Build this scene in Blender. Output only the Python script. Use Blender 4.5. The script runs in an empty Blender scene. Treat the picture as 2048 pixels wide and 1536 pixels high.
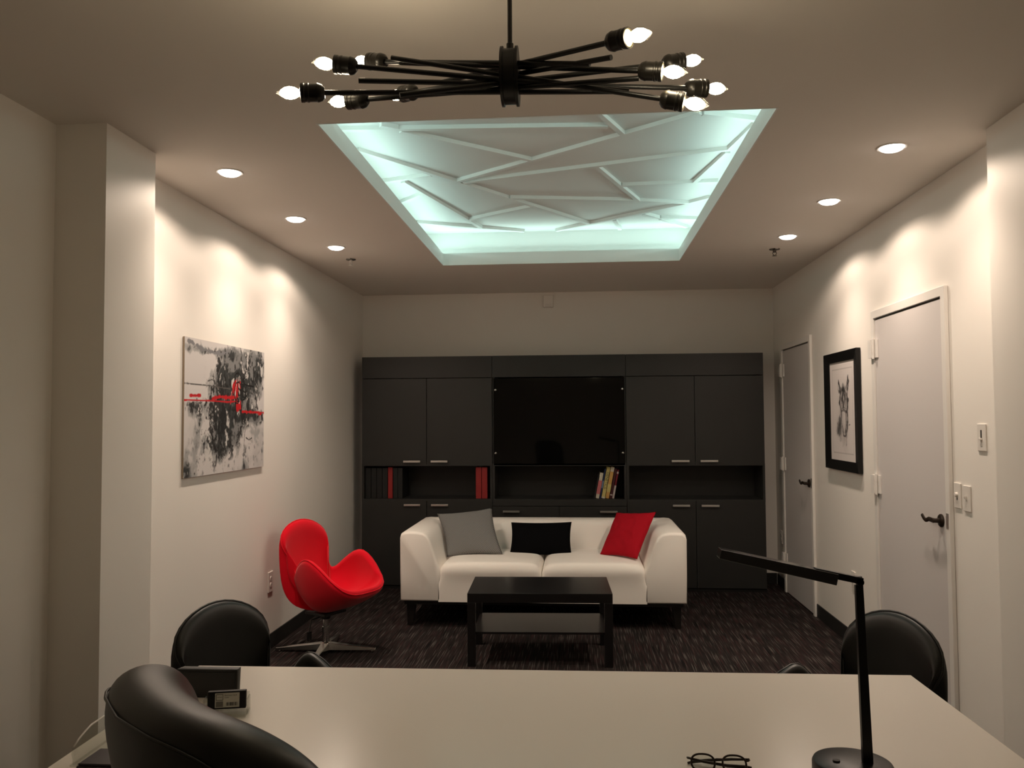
import bpy, bmesh, math, random
import numpy as np
from mathutils import Vector, Matrix, noise

random.seed(7)
SC = bpy.context.scene
COL = SC.collection

# ------------------------------------------------------------------ camera
yaw, pitch, roll = -0.0797, 0.0418, -0.0058
fw = Vector((math.sin(yaw)*math.cos(pitch), math.cos(yaw)*math.cos(pitch), math.sin(pitch)))
r0 = Vector((math.cos(yaw), -math.sin(yaw), 0)); u0 = r0.cross(fw)
rr = math.cos(roll)*r0 + math.sin(roll)*u0
uu = -math.sin(roll)*r0 + math.cos(roll)*u0
cd = bpy.data.cameras.new('camera'); cam = bpy.data.objects.new('camera', cd); COL.objects.link(cam)
cd.sensor_width = 36.0; cd.lens = 1659.47/2048*36.0
cd.clip_start = 0.05; cd.clip_end = 60
cam.matrix_world = Matrix(((rr.x, uu.x, -fw.x, 0), (rr.y, uu.y, -fw.y, 0), (rr.z, uu.z, -fw.z, 1.5332), (0, 0, 0, 1)))
SC.camera = cam

# ------------------------------------------------------------------ world, exposure
w = bpy.data.worlds.new('world'); SC.world = w; w.use_nodes = True
w.node_tree.nodes['Background'].inputs[0].default_value = (0.02, 0.018, 0.016, 1)
w.node_tree.nodes['Background'].inputs[1].default_value = 0.1
SC.view_settings.view_transform = 'Standard'; SC.view_settings.look = 'None'
SC.view_settings.gamma = 1.0; SC.view_settings.use_curve_mapping = False
SC.view_settings.exposure = 0.06
SC.cycles.use_denoising = True
SC.cycles.max_bounces = 10; SC.cycles.diffuse_bounces = 6; SC.cycles.glossy_bounces = 4
SC.cycles.transparent_max_bounces = 16
SC.cycles.sample_clamp_indirect = 4.0
SC.cycles.caustics_reflective = False; SC.cycles.caustics_refractive = False

# light levels
DOWN_SPOT = 58.0      # downward beam of each recessed downlight (W)
DOWN_WIDE = 24.0      # its wide spill, which scallops the walls
DOWN_LENS = 7.0      # brightness of its lens
COVE_W = 3.8         # LED tape, W per metre scale below
BULB = 78.0           # filament brightness
WARM = (1.0, 0.81, 0.655)
COOL = (0.66, 1.0, 0.93)

# the cove's LED tape lies on the ledge, out of sight behind the lip
Hc, XL, XR, YB = 2.735, -2.079, 1.817, 7.874
CX0, CX1, CY0, CY1 = -1.049, 0.783, 3.252, 6.386
LIP, OFF, ZU = 2.828, 0.15, 3.02
def tape(name, cx, cy, lx, ly, inward):
    L = bpy.data.lights.new(name, 'AREA'); L.shape = 'RECTANGLE'; L.size = lx; L.size_y = ly
    L.energy = COVE_W*max(lx, ly)/3.0; L.color = COOL
    o = bpy.data.objects.new(name, L); COL.objects.link(o)
    o.location = (cx, cy, LIP+0.012)
    d = Vector((inward[0]*math.cos(TILT), inward[1]*math.cos(TILT), math.sin(TILT)))
    o.rotation_euler = d.to_track_quat('-Z', 'Y').to_euler()
q = OFF*0.55; TILT = math.radians(50)
tape('led_tape', CX0-q, (CY0+CY1)/2, CY1-CY0+0.1, 0.012, (1, 0))
tape('led_tape', CX1+q, (CY0+CY1)/2, CY1-CY0+0.1, 0.012, (-1, 0))
tape('led_tape', (CX0+CX1)/2, CY0-q, CX1-CX0+0.1, 0.012, (0, 1))
tape('led_tape', (CX0+CX1)/2, CY1+q, CX1-CX0+0.1, 0.012, (0, -1))

# ------------------------------------------------------------------ materials
def mat(name, col, rough=0.5, metal=0.0, spec=0.5, bump=0.0, bscale=200.0, emit=None, estr=0.0, coat=0.0, sheen=0.0, var=0.0, vscale=3.0):
    m = bpy.data.materials.new(name); m.use_nodes = True
    nt = m.node_tree; b = nt.nodes['Principled BSDF']
    b.inputs['Base Color'].default_value = (*col, 1); b.inputs['Roughness'].default_value = rough
    b.inputs['Metallic'].default_value = metal; b.inputs['Specular IOR Level'].default_value = spec
    b.inputs['Coat Weight'].default_value = coat; b.inputs['Sheen Weight'].default_value = sheen
    if emit: b.inputs['Emission Color'].default_value = (*emit, 1); b.inputs['Emission Strength'].default_value = estr
    if bump or var:
        tc = nt.nodes.new('ShaderNodeTexCoord')
    if bump:
        n = nt.nodes.new('ShaderNodeTexNoise'); n.inputs['Scale'].default_value = bscale; n.inputs['Detail'].default_value = 4
        bp = nt.nodes.new('ShaderNodeBump'); bp.inputs['Strength'].default_value = bump; bp.inputs['Distance'].default_value = 0.004
        nt.links.new(tc.outputs['Object'], n.inputs['Vector']); nt.links.new(n.outputs['Fac'], bp.inputs['Height'])
        nt.links.new(bp.outputs['Normal'], b.inputs['Normal'])
    if var:
        n2 = nt.nodes.new('ShaderNodeTexNoise'); n2.inputs['Scale'].default_value = vscale; n2.inputs['Detail'].default_value = 5
        mx = nt.nodes.new('ShaderNodeMix'); mx.data_type = 'RGBA'
        mx.inputs[6].default_value = (*[c*(1-var) for c in col], 1); mx.inputs[7].default_value = (*[min(1, c*(1+var)) for c in col], 1)
        nt.links.new(tc.outputs['Object'], n2.inputs['Vector']); nt.links.new(n2.outputs['Fac'], mx.inputs[0])
        nt.links.new(mx.outputs[2], b.inputs['Base Color'])
    return m

M = {}
M['wall'] = mat('painted_wall', (0.83, 0.79, 0.735), 0.55, spec=0.25, bump=0.05, bscale=260)
M['ceiling'] = mat('ceiling_paint', (0.75, 0.70, 0.645), 0.9, spec=0.1)
M['cove'] = mat('cove_paint', (0.78, 0.78, 0.76), 0.8, spec=0.15)
M['door'] = mat('door_paint', (0.61, 0.575, 0.56), 0.5, spec=0.3)
M['trim'] = mat('trim_paint', (0.76, 0.73, 0.69), 0.4, spec=0.4)
M['base'] = mat('black_rubber_base', (0.012, 0.012, 0.011), 0.5)
M['cab'] = mat('charcoal_laminate', (0.024, 0.0235, 0.022), 0.45, spec=0.4, var=0.12, vscale=6)
M['cabin'] = mat('charcoal_interior', (0.010, 0.010, 0.009), 0.6, spec=0.3)
M['glass'] = mat('black_glass', (0.002, 0.002, 0.002), 0.04, spec=0.5)
M['chrome'] = mat('chrome', (0.72, 0.72, 0.70), 0.18, metal=1.0)
M['darkchrome'] = mat('dark_chrome', (0.22, 0.20, 0.18), 0.25, metal=1.0)
M['brushed'] = mat('brushed_steel', (0.62, 0.60, 0.57), 0.34, metal=1.0)
M['alu'] = mat('polished_aluminium', (0.62, 0.61, 0.60), 0.12, metal=1.0)
M['black'] = mat('black_metal', (0.008, 0.008, 0.007), 0.38, spec=0.5)
M['bronze'] = mat('dark_bronze', (0.03, 0.02, 0.014), 0.35, metal=0.6)
M['socket'] = mat('dark_bronze_socket', (0.016, 0.014, 0.011), 0.36, metal=0.35)
M['lampblack'] = mat('gloss_black', (0.005, 0.005, 0.005), 0.34, spec=0.28)
M['headblack'] = mat('mirror_black', (0.004, 0.004, 0.004), 0.14, spec=0.6)
M['wleather'] = mat('white_leather', (0.90, 0.85, 0.79), 0.5, spec=0.35, bump=0.12, bscale=320)
M['bleather'] = mat('black_leather', (0.007, 0.0075, 0.006), 0.42, spec=0.5, bump=0.035, bscale=600)
M['red'] = mat('red_wool', (0.60, 0.002, 0.013), 0.9, spec=0.08, sheen=0.15, bump=0.25, bscale=500)
M['redpill'] = mat('red_cushion_cloth', (0.40, 0.006, 0.016), 0.85, spec=0.12, bump=0.35, bscale=90)
M['blackpill'] = mat('black_cushion_cloth', (0.0035, 0.0035, 0.004), 0.95, spec=0.05)
M['lack'] = mat('black_brown_veneer', (0.007, 0.006, 0.006), 0.33, spec=0.5)
M['legdark'] = mat('dark_wood', (0.008, 0.006, 0.005), 0.45)
M['desk'] = mat('white_laminate', (0.82, 0.765, 0.695), 0.24, spec=0.55)
M['plastic'] = mat('white_plastic', (0.74, 0.70, 0.65), 0.4, spec=0.4)
M['greyplastic'] = mat('warm_grey_plastic', (0.50, 0.47, 0.43), 0.5)
M['slot'] = mat('dark_slot', (0.02, 0.017, 0.014), 0.6)
M['acrylic'] = None
M['binderred'] = mat('red_binder_cloth', (0.30, 0.012, 0.012), 0.6)
M['binderblack'] = mat('black_binder_cloth', (0.006, 0.006, 0.006), 0.6)
M['paper'] = mat('paper', (0.62, 0.60, 0.55), 0.8)
M['canvasedge'] = mat('canvas_edge', (0.22, 0.17, 0.12), 0.8)
M['ivory'] = mat('ivory_insulator', (0.75, 0.6, 0.2), 0.5)
M['folder'] = mat('dark_plum_folder', (0.018, 0.010, 0.016), 0.4)
M['labelgrey'] = mat('grey_label_print', (0.16, 0.155, 0.14), 0.7)
M['labelpaper'] = mat('label_paper', (0.50, 0.49, 0.43), 0.7)
M['print'] = mat('black_print', (0.012, 0.012, 0.010), 0.7)
M['lens'] = mat('downlight_lens', (0.9, 0.9, 0.9), 0.5, emit=(1.0, 0.93, 0.88), estr=DOWN_LENS)
M['ring'] = mat('downlight_ring', (0.70, 0.66, 0.60), 0.5)
M['fil'] = mat('glowing_filament', (1, 1, 1), 0.5, emit=(1.0, 0.84, 0.60), estr=BULB)

def glassy(name, tint=(1, 1, 1), rough=0.02, base=0.06, edge=0.6):
    """thin clear sheet: mostly see-through, mirror-like at grazing angles"""
    m = bpy.data.materials.new(name); m.use_nodes = True; nt = m.node_tree
    for n in list(nt.nodes):
        if n.type != 'OUTPUT_MATERIAL': nt.nodes.remove(n)
    out = [n for n in nt.nodes if n.type == 'OUTPUT_MATERIAL'][0]
    tr = nt.nodes.new('ShaderNodeBsdfTransparent'); tr.inputs[0].default_value = (*tint, 1)
    gl = nt.nodes.new('ShaderNodeBsdfGlossy'); gl.inputs['Roughness'].default_value = rough
    lw = nt.nodes.new('ShaderNodeLayerWeight'); lw.inputs['Blend'].default_value = 0.5
    pw = nt.nodes.new('ShaderNodeMath'); pw.operation = 'POWER'; pw.inputs[1].default_value = 4.0
    ad = nt.nodes.new('ShaderNodeMath'); ad.operation = 'MULTIPLY_ADD'; ad.inputs[1].default_value = edge; ad.inputs[2].default_value = base; ad.use_clamp = True
    mx = nt.nodes.new('ShaderNodeMixShader')
    nt.links.new(lw.outputs['Facing'], pw.inputs[0]); nt.links.new(pw.outputs[0], ad.inputs[0]); nt.links.new(ad.outputs[0], mx.inputs[0])
    nt.links.new(tr.outputs[0], mx.inputs[1]); nt.links.new(gl.outputs[0], mx.inputs[2]); nt.links.new(mx.outputs[0], out.inputs[0])
    return m
M['acrylic'] = glassy('clear_acrylic', (0.90, 0.91, 0.89), 0.03, 0.05)
M['bulbglass'] = glassy('clear_bulb_glass', (0.97, 0.96, 0.93), 0.08, 0.015, 0.25)
M['lensglass'] = glassy('spectacle_glass', (0.93, 0.94, 0.93), 0.02, 0.03)

def carpet():
    m = bpy.data.materials.new('striated_carpet'); m.use_nodes = True; nt = m.node_tree; b = nt.nodes['Principled BSDF']
    tc = nt.nodes.new('ShaderNodeTexCoord')
    def streak(sx, sy, lo, hi, off):
        mp = nt.nodes.new('ShaderNodeMapping'); mp.inputs['Scale'].default_value = (sx, sy, 1); mp.inputs['Location'].default_value = (off, off*2, 0)
        n = nt.nodes.new('ShaderNodeTexNoise'); n.inputs['Scale'].default_value = 1; n.inputs['Detail'].default_value = 0
        rp = nt.nodes.new('ShaderNodeMapRange'); rp.inputs[1].default_value = lo; rp.inputs[2].default_value = hi
        nt.links.new(tc.outputs['Object'], mp.inputs[0]); nt.links.new(mp.outputs[0], n.inputs['Vector']); nt.links.new(n.outputs['Fac'], rp.inputs[0])
        return rp.outputs[0]
    def mix(fac, a, col):
        mx = nt.nodes.new('ShaderNodeMix'); mx.data_type = 'RGBA'
        nt.links.new(fac, mx.inputs[0])
        if isinstance(a, tuple): mx.inputs[6].default_value = (*a, 1)
        else: nt.links.new(a, mx.inputs[6])
        mx.inputs[7].default_value = (*col, 1); return mx.outputs[2]
    c = mix(streak(5, 1.2, 0.4, 0.65, 0), (0.0150, 0.0122, 0.0115), (0.020, 0.0142, 0.0135))
    c = mix(streak(120, 3.6, 0.54, 0.70, 3.1), c, (0.034, 0.0165, 0.0165))
    c = mix(streak(150, 4.6, 0.58, 0.72, 7.7), c, (0.080, 0.070, 0.064))
    c = mix(streak(150, 3.0, 0.58, 0.70, 12.3), c, (0.006, 0.005, 0.005))
    nt.links.new(c, b.inputs['Base Color']); b.inputs['Roughness'].default_value = 0.95; b.inputs['Specular IOR Level'].default_value = 0.1
    n = nt.nodes.new('ShaderNodeTexNoise'); n.inputs['Scale'].default_value = 400
    bp = nt.nodes.new('ShaderNodeBump'); bp.inputs['Strength'].default_value = 0.5; bp.inputs['Distance'].default_value = 0.004
    nt.links.new(tc.outputs['Object'], n.inputs['Vector']); nt.links.new(n.outputs['Fac'], bp.inputs['Height']); nt.links.new(bp.outputs[0], b.inputs['Normal'])
    return m
M['carpet'] = carpet()

def tweed():
    m = bpy.data.materials.new('grey_houndstooth_weave'); m.use_nodes = True; nt = m.node_tree; b = nt.nodes['Principled BSDF']
    uv = nt.nodes.new('ShaderNodeUVMap')
    ck = nt.nodes.new('ShaderNodeTexChecker'); ck.inputs['Scale'].default_value = 64
    ck.inputs[1].default_value = (0.035, 0.036, 0.036, 1); ck.inputs[2].default_value = (0.32, 0.315, 0.30, 1)
    wv = nt.nodes.new('ShaderNodeTexWave'); wv.inputs['Scale'].default_value = 30; wv.bands_direction = 'DIAGONAL'
    mx = nt.nodes.new('ShaderNodeMix'); mx.data_type = 'RGBA'; mx.inputs[0].default_value = 0.35
    nt.links.new(uv.outputs[0], ck.inputs[0]); nt.links.new(uv.outputs[0], wv.inputs[0])
    nt.links.new(ck.outputs[0], mx.inputs[6]); nt.links.new(wv.outputs[0], mx.inputs[7]); 
    mm = nt.nodes.new('ShaderNodeMix'); mm.data_type = 'RGBA'; mm.blend_type = 'MULTIPLY'; mm.inputs[0].default_value = 1; mm.inputs[7].default_value = (0.62, 0.62, 0.61, 1)
    nt.links.new(mx.outputs[2], mm.inputs[6]); nt.links.new(mm.outputs[2], b.inputs['Base Color'])
    b.inputs['Roughness'].default_value = 0.9; b.inputs['Specular IOR Level'].default_value = 0.1
    return m
M['tweed'] = tweed()

def vcol(name, rough=0.6, spec=0.2):
    m = bpy.data.materials.new(name); m.use_nodes = True; nt = m.node_tree; b = nt.nodes['Principled BSDF']
    a = nt.nodes.new('ShaderNodeAttribute'); a.attribute_name = 'paint'
    nt.links.new(a.outputs['Color'], b.inputs['Base Color']); b.inputs['Roughness'].default_value = rough; b.inputs['Specular IOR Level'].default_value = spec
    return m
M['canvas'] = vcol('painted_canvas', 0.6); M['drawing'] = vcol('charcoal_drawing', 0.7)

# ------------------------------------------------------------------ mesh helpers
class MB:
    def __init__(s): s.v = []; s.f = []; s.mi = []
    def add(s, vs, fs, mi=0):
        n = len(s.v); s.v += [tuple(v) for v in vs]; s.f += [tuple(i+n for i in f) for f in fs]; s.mi += [mi]*len(fs); return s
    def box(s, x0, x1, y0, y1, z0, z1, mi=0):
        return s.add([(x0,y0,z0),(x1,y0,z0),(x1,y1,z0),(x0,y1,z0),(x0,y0,z1),(x1,y0,z1),(x1,y1,z1),(x0,y1,z1)],
            [(0,3,2,1),(4,5,6,7),(0,1,5,4),(1,2,6,5),(2,3,7,6),(3,0,4,7)], mi)
    def hexa(s, p, mi=0):
        return s.add(p, [(0,3,2,1),(4,5,6,7),(0,1,5,4),(1,2,6,5),(2,3,7,6),(3,0,4,7)], mi)
    def tube(s, pts, rad, n=10, mi=0, caps=True, flat=(1, 1), closed=False):
        pts = [Vector(p) for p in pts]; k = len(pts)
        rs = rad if isinstance(rad, (list, tuple)) else [rad]*k
        vs = []; up = None
        for i, p in enumerate(pts):
            if closed: d = pts[(i+1) % k]-pts[i-1]
            else: d = pts[min(i+1, k-1)]-pts[max(i-1, 0)]
            d.normalize()
            if up is None:
                a = Vector((0, 0, 1)) if abs(d.z) < 0.9 else Vector((1, 0, 0)); up = (a-d*a.dot(d)).normalized()
            else: up = (up-d*up.dot(d)).normalized()
            sd = d.cross(up)
            for j in range(n):
                t = 2*math.pi*j/n; vs.append(p+rs[i]*(math.cos(t)*sd*flat[0]+math.sin(t)*up*flat[1]))
        fs = []
        for i in range(k if closed else k-1):
            for j in range(n):
                a = i*n+j; b = i*n+(j+1) % n; c = ((i+1) % k)*n+(j+1) % n; d_ = ((i+1) % k)*n+j; fs.append((a, b, c, d_))
        if caps and not closed: fs += [tuple(range(n))[::-1], tuple(range((k-1)*n, k*n))]
        return s.add(vs, fs, mi)
    def lathe(s, prof, n=24, at=(0, 0, 0), axis=(0, 0, 1), mi=0):
        """prof: (radius, along-axis) pairs"""
        ax = Vector(axis).normalized(); a = Vector((0, 0, 1)) if abs(ax.z) < 0.9 else Vector((1, 0, 0))
        e1 = (a-ax*a.dot(ax)).normalized(); e2 = ax.cross(e1); at = Vector(at); vs = []; fs = []
        for r_, h in prof:
            for j in range(n):
                t = 2*math.pi*j/n; vs.append(at+ax*h+r_*(math.cos(t)*e1+math.sin(t)*e2))
        for i in range(len(prof)-1):
            for j in range(n): fs.append((i*n+j, i*n+(j+1) % n, (i+1)*n+(j+1) % n, (i+1)*n+j))
        fs += [tuple(range(n))[::-1], tuple(range((len(prof)-1)*n, len(prof)*n))]
        return s.add(vs, fs, mi)
    def extrude(s, poly, axis, a, b, mi=0):
        """poly in the two other axes (in xyz order), extruded along axis from a to b"""
        def P(u, v, t): return {'x': (t, u, v), 'y': (u, t, v), 'z': (u, v, t)}[axis]
        n = len(poly); vs = [P(u, v, a) for u, v in poly]+[P(u, v, b) for u, v in poly]
        fs = [tuple(range(n)), tuple(range(n, 2*n))[::-1]]+[(i, i+n, (i+1) % n+n, (i+1) % n) for i in range(n)]
        return s.add(vs, fs, mi)

def obj(name, mb, m, parent=None, smooth=False, bevel=0.0, seg=2, sub=0, loc=None, label=None, angle=35):
    me = bpy.data.meshes.new(name); me.from_pydata(mb.v, [], mb.f)
    ms = m if isinstance(m, (list, tuple)) else [m]
    for x in ms: me.materials.append(x)
    if len(ms) > 1: me.polygons.foreach_set('material_index', mb.mi)
    bm = bmesh.new(); bm.from_mesh(me); bmesh.ops.recalc_face_normals(bm, faces=bm.faces); bm.to_mesh(me); bm.free()
    if smooth:
        me.polygons.foreach_set('use_smooth', [True]*len(me.polygons))
        if smooth != 'all': me.set_sharp_from_angle(angle=math.radians(angle))
    me.update()
    o = bpy.data.objects.new(name, me); COL.objects.link(o)
    if parent is not None: o.parent = parent
    if loc is not None: o.location = loc
    if bevel:
        bv = o.modifiers.new('bevel', 'BEVEL'); bv.width = bevel; bv.segments = seg; bv.limit_method = 'ANGLE'; bv.angle_limit = math.radians(40)
        me.polygons.foreach_set('use_smooth', [True]*len(me.polygons)); bv.harden_normals = True
    if sub:
        sb = o.modifiers.new('subdivision', 'SUBSURF'); sb.levels = sub; sb.render_levels = sub
    if label: o['label'] = label
    return o

def thing(name, label, cat, loc=(0, 0, 0), rotz=0.0, group=None, kind=None):
    o = bpy.data.objects.new(name, None); COL.objects.link(o); o.location = loc; o.rotation_euler = (0, 0, rotz)
    o.empty_display_size = 0.1
    if label: o['label'] = label
    if cat: o['category'] = cat
    if group: o['group'] = group
    if kind: o['kind'] = kind
    return o
def tag(o, label, cat, group=None):
    o['label'] = label; o['category'] = cat
    if group: o['group'] = group
    return o
def struct(o): o['kind'] = 'structure'; return o
def dup(root, loc, rotz, label, group=None):
    r = root.copy(); COL.objects.link(r); r.location = loc; r.rotation_euler = (0, 0, rotz); r['label'] = label
    if group: r['group'] = group
    for ch in list(root.children):
        c = ch.copy(); COL.objects.link(c); c.parent = r
        for g in list(ch.children):
            d = g.copy(); COL.objects.link(d); d.parent = c
    return r
def text_mesh(s, size, mi_mb, frame):
    """adds flat lettering to a mesh builder; frame maps (u, v) to a point"""
    cu = bpy.data.curves.new('t', 'FONT'); cu.body = s; cu.size = size; cu.resolution_u = 3
    t = bpy.data.objects.new('t', cu); COL.objects.link(t)
    dg = bpy.context.evaluated_depsgraph_get(); me = bpy.data.meshes.new_from_object(t.evaluated_get(dg))
    mi_mb.add([frame(v.co.x, v.co.y) for v in me.vertices], [tuple(p.vertices) for p in me.polygons])
    bpy.data.objects.remove(t); bpy.data.meshes.remove(me)

# ------------------------------------------------------------------ the room
P0, P1, XPL, XL2 = 3.161, 3.549, -1.886, -2.101
Q1, XPR, YN = 3.582, 1.715, -1.8
struct(obj('floor', MB().box(-2.3, 2.0, YN-.1, YB+.1, -.1, 0), M['carpet']))
struct(obj('wall_back', MB().box(-2.3, 2.0, YB, YB+.1, 0, Hc+.05), M['wall']))
struct(obj('wall_near', MB().box(-2.3, 2.0, YN-.1, YN, 0, Hc+.05), M['wall']))
struct(obj('wall_left', MB().extrude([(-2.3, YN), (XL2, YN), (XL2, P0), (XPL, P0), (XPL, P1), (XL, P1), (XL, YB), (-2.3, YB)], 'z', 0, Hc+.05), M['wall']))
struct(obj('wall_right', MB().extrude([(2.0, YN), (XPR, YN), (XPR, Q1), (XR, Q1), (XR, YB), (2.0, YB)], 'z', 0, Hc+.05), M['wall']))
# ceiling with the recessed cove
c = MB()
xs = [-2.3, CX0, CX1, 2.0]; ys = [YN-.1, CY0, CY1, YB+.1]
for i in range(3):
    for j in range(3):
        if (i, j) != (1, 1): c.box(xs[i], xs[i+1], ys[j], ys[j+1], Hc, LIP-.02)
struct(obj('ceiling', c, M['ceiling']))
c = MB(); e = 0.004
def ring(x0, x1, y0, y1, t, z0, z1):
    c.box(x0-t, x1+t, y0-t, y0, z0, z1); c.box(x0-t, x1+t, y1, y1+t, z0, z1); c.box(x0-t, x0, y0, y1, z0, z1); c.box(x1, x1+t, y0, y1, z0, z1)
ring(CX0+e, CX1-e, CY0+e, CY1-e, e+.004, Hc-.001, LIP)                    # lip facing
ring(CX0, CX1, CY0, CY1, OFF+.03, LIP-.019, LIP)                          # ledge
ring(CX0-OFF, CX1+OFF, CY0-OFF, CY1+OFF, .04, LIP-.02, ZU+.05)            # sides
c.box(CX0-OFF-.04, CX1+OFF+.04, CY0-OFF-.04, CY1+OFF+.04, ZU, ZU+.06)     # upper panel
struct(obj('trim_1', c, M['cove']))
STRIPS = [(-1.2, 4.077, 0.162, 4.155), (-0.895, 4.128, -0.252, 4.67), (-0.744, 5.051, 0.601, 4.016), (0.086, 3.916, 0.246, 4.289), (-1.193, 4.401, 0.1, 6.261), (-0.701, 5.072, 0.847, 4.579), (0.108, 4.80, 0.422, 5.635), (-0.443, 5.459, 0.377, 5.605), (0.289, 5.236, 0.881, 5.209), (0.734, 5.232, 0.839, 4.629), (0.84, 4.579, 0.899, 4.198), (0.418, 5.622, 0.8, 5.718), (0.778, 5.703, 0.889, 5.588), (-0.16, 6.463, 0.095, 6.253), (0.095, 6.253, 0.764, 5.721), (-1.072, 5.018, -0.737, 6.286), (-0.798, 6.036, -0.313, 5.703), (-1.195, 5.01, -0.874, 4.898), (-1.194, 5.514, -1.003, 5.305), (-1.194, 6.079, -0.413, 6.454), (0.279, 6.148, 0.336, 6.465), (0.482, 5.985, 0.615, 6.138), (0.614, 6.123, 0.886, 6.181), (0.617, 6.153, 0.843, 6.444), (0.614, 4.027, 0.912, 4.144), (-0.975, 4.031, -0.9, 4.084)]
for i, (x0, y0, x1, y1) in enumerate(STRIPS):
    d = Vector((x1-x0, y1-y0, 0)).normalized(); n = Vector((-d.y, d.x, 0))*.0145
    a, b = Vector((x0, y0, 0)), Vector((x1, y1, 0)); z0, z1 = ZU-.021-.00008*i, ZU+.001
    mb = MB().hexa([(p+s*n)+Vector((0, 0, z)) for z in (z0, z1) for p, s in ((a, -1), (b, -1), (b, 1), (a, 1))])
    struct(obj('trim_%d' % (i+2), mb, M['cove']))
# baseboards
BH, BT = 0.102, 0.009
struct(obj('baseboard_left', MB().extrude([(XL, P1), (XL+BT, P1), (XL+BT, YB), (XL, YB)], 'z', 0, BH), M['base'], bevel=.003))
struct(obj('baseboard_left_near', MB().extrude([(XL2, YN), (XL2+BT, YN), (XL2+BT, P0-BT), (XPL+BT, P0-BT), (XPL+BT, P1+BT), (XPL-.1, P1+BT), (XPL-.1, P1), (XPL, P1), (XPL, P0), (XL2, P0)], 'z', 0, BH), M['base']))
struct(obj('baseboard_back', MB().box(XL+.01, XR-.01, YB-BT, YB, 0, BH), M['base'], bevel=.003))
struct(obj('baseboard_right', MB().box(XR-BT, XR, 5.25, 6.595, 0, BH), M['base'], bevel=.003))
struct(obj('baseboard_right_far', MB().box(XR-BT, XR, 7.55, YB-.01, 0, BH), M['base'], bevel=.003))
struct(obj('baseboard_right_near', MB().extrude([(XPR-BT, YN), (XPR, YN), (XPR, Q1), (XR, Q1), (XR, 4.19), (XR-BT, 4.19), (XR-BT, Q1+BT), (XPR-BT, Q1+BT)], 'z', 0, BH), M['base']))

# ------------------------------------------------------------------ doors on the right wall
def door(n, y0, y1, ztop, label):
    t = thing('door_%d' % n, None, None, (XR, (y0+y1)/2, 0), kind='structure'); t['label'] = label
    oy = (y0+y1)/2; a, b = y0-oy, y1-oy; J = .045
    f = MB().extrude([(a, 0), (a+J, 0), (a+J, ztop-J-.004), (b-J, ztop-J-.004), (b-J, 0), (b, 0), (b, ztop), (a, ztop)], 'x', -.022, -.001)
    obj('door_frame', f, M['trim'], t, bevel=.003)
    obj('door_leaf', MB().box(-.012, -.001, a+J+.004, b-J-.004, .008, ztop-J-.013), M['door'], t, bevel=.0015)
    obj('door_stop', MB().box(-.004, -.0005, a+J, b-J, ztop-J-.02, ztop-J), M['bronze'], t)  # dark strip standing in for the shade in the gap above the leaf
    for z in (1.945, 1.125, .29):
        h = MB(); h.box(-.040, -.0215, b-J-.002, b+.006, z-.055, z+.055); h.box(-.02, -.0115, b-J-.05, b-J-.003, z-.055, z+.055)
        h.tube([(-.028, b-J-.008, z-.062), (-.028, b-J-.008, z+.062)], .0075, 10)
        for k in (-.022, .022): h.tube([(-.028, b-J-.008, z+k-.002), (-.028, b-J-.008, z+k+.002)], .0082, 10)
        obj('hinge', h, M['trim'], t)
    hy = a+J+.07; hz = 1.012
    hd = MB().lathe([(.002, 0), (.033, 0), (.033, .006), (.028, .011), (.012, .014), (.011, .045), (.002, .047)], 24, (-.012, hy, hz), (-1, 0, 0))
    pts = [(-.05, hy, hz)]; rad = [.0125]
    for k in range(1, 13):
        s = k/12; pts.append((-.052-.004*math.sin(s*3), hy+.135*s, hz+.004*math.sin(s*math.pi*.9)-.012*math.sin(max(0, (s-.35)/.65)*math.pi)+.03*max(0, s-.6)))
        rad.append(.0125-.003*s)
    hd.tube(pts, rad, 10, flat=(.7, 1))
    obj('lever_handle', hd, M['bronze'], t, smooth=True)
    obj('latch_plate', MB().box(-.0235, -.0215, a+.012, a+J-.004, hz-.03, hz+.045), M['brushed'], t, bevel=.001)
    return t
door(1, 4.215, 5.245, 2.178, 'flush painted door nearer to the white desk')
door(2, 6.60, 7.54, 2.174, 'flush painted door beside the dark cabinets')

# ------------------------------------------------------------------ recessed downlights
def downlight(x, y, label):
    t = thing('recessed_downlight', label, 'ceiling light', (x, y, Hc), group='recessed ceiling downlights')
    obj('trim_ring', MB().lathe([(.053, .0), (.064, .0), (.062, -.005), (.0545, -.004), (.053, -.002)], 32), M['ring'], t, smooth=True)
    obj('lens', MB().lathe([(.002, -.001), (.053, -.001), (.0515, -.006), (.046, -.012), (.036, -.017), (.020, -.0205), (.002, -.0215)], 32), M['lens'], t, smooth=True, label='glowing white lens')
    for en, sz, bl in ((DOWN_SPOT, 114, 1.0), (DOWN_WIDE, 157, .28)):
        L = bpy.data.lights.new('downlight_beam', 'SPOT'); L.energy = en; L.color = WARM; L.spot_size = math.radians(sz); L.spot_blend = bl; L.shadow_soft_size = .04
        o = bpy.data.objects.new('downlight_beam', L); COL.objects.link(o); o.parent = t; o.location = (0, 0, -.024)
    return t
for x, y, l in ((-1.673, 3.85, 'glowing round downlight nearest the desk along the left wall'), (-1.673, 4.79, 'glowing round downlight in the middle of the left row'),
                (-1.673, 5.62, 'glowing round downlight at the far end of the left row, by the sprinkler'), (1.405, 3.78, 'glowing round downlight nearest the desk along the right wall'),
                (1.402, 4.70, 'glowing round downlight in the middle of the right row'), (1.398, 5.60, 'glowing round downlight at the far end of the right row')):
    downlight(x, y, l)

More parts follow.
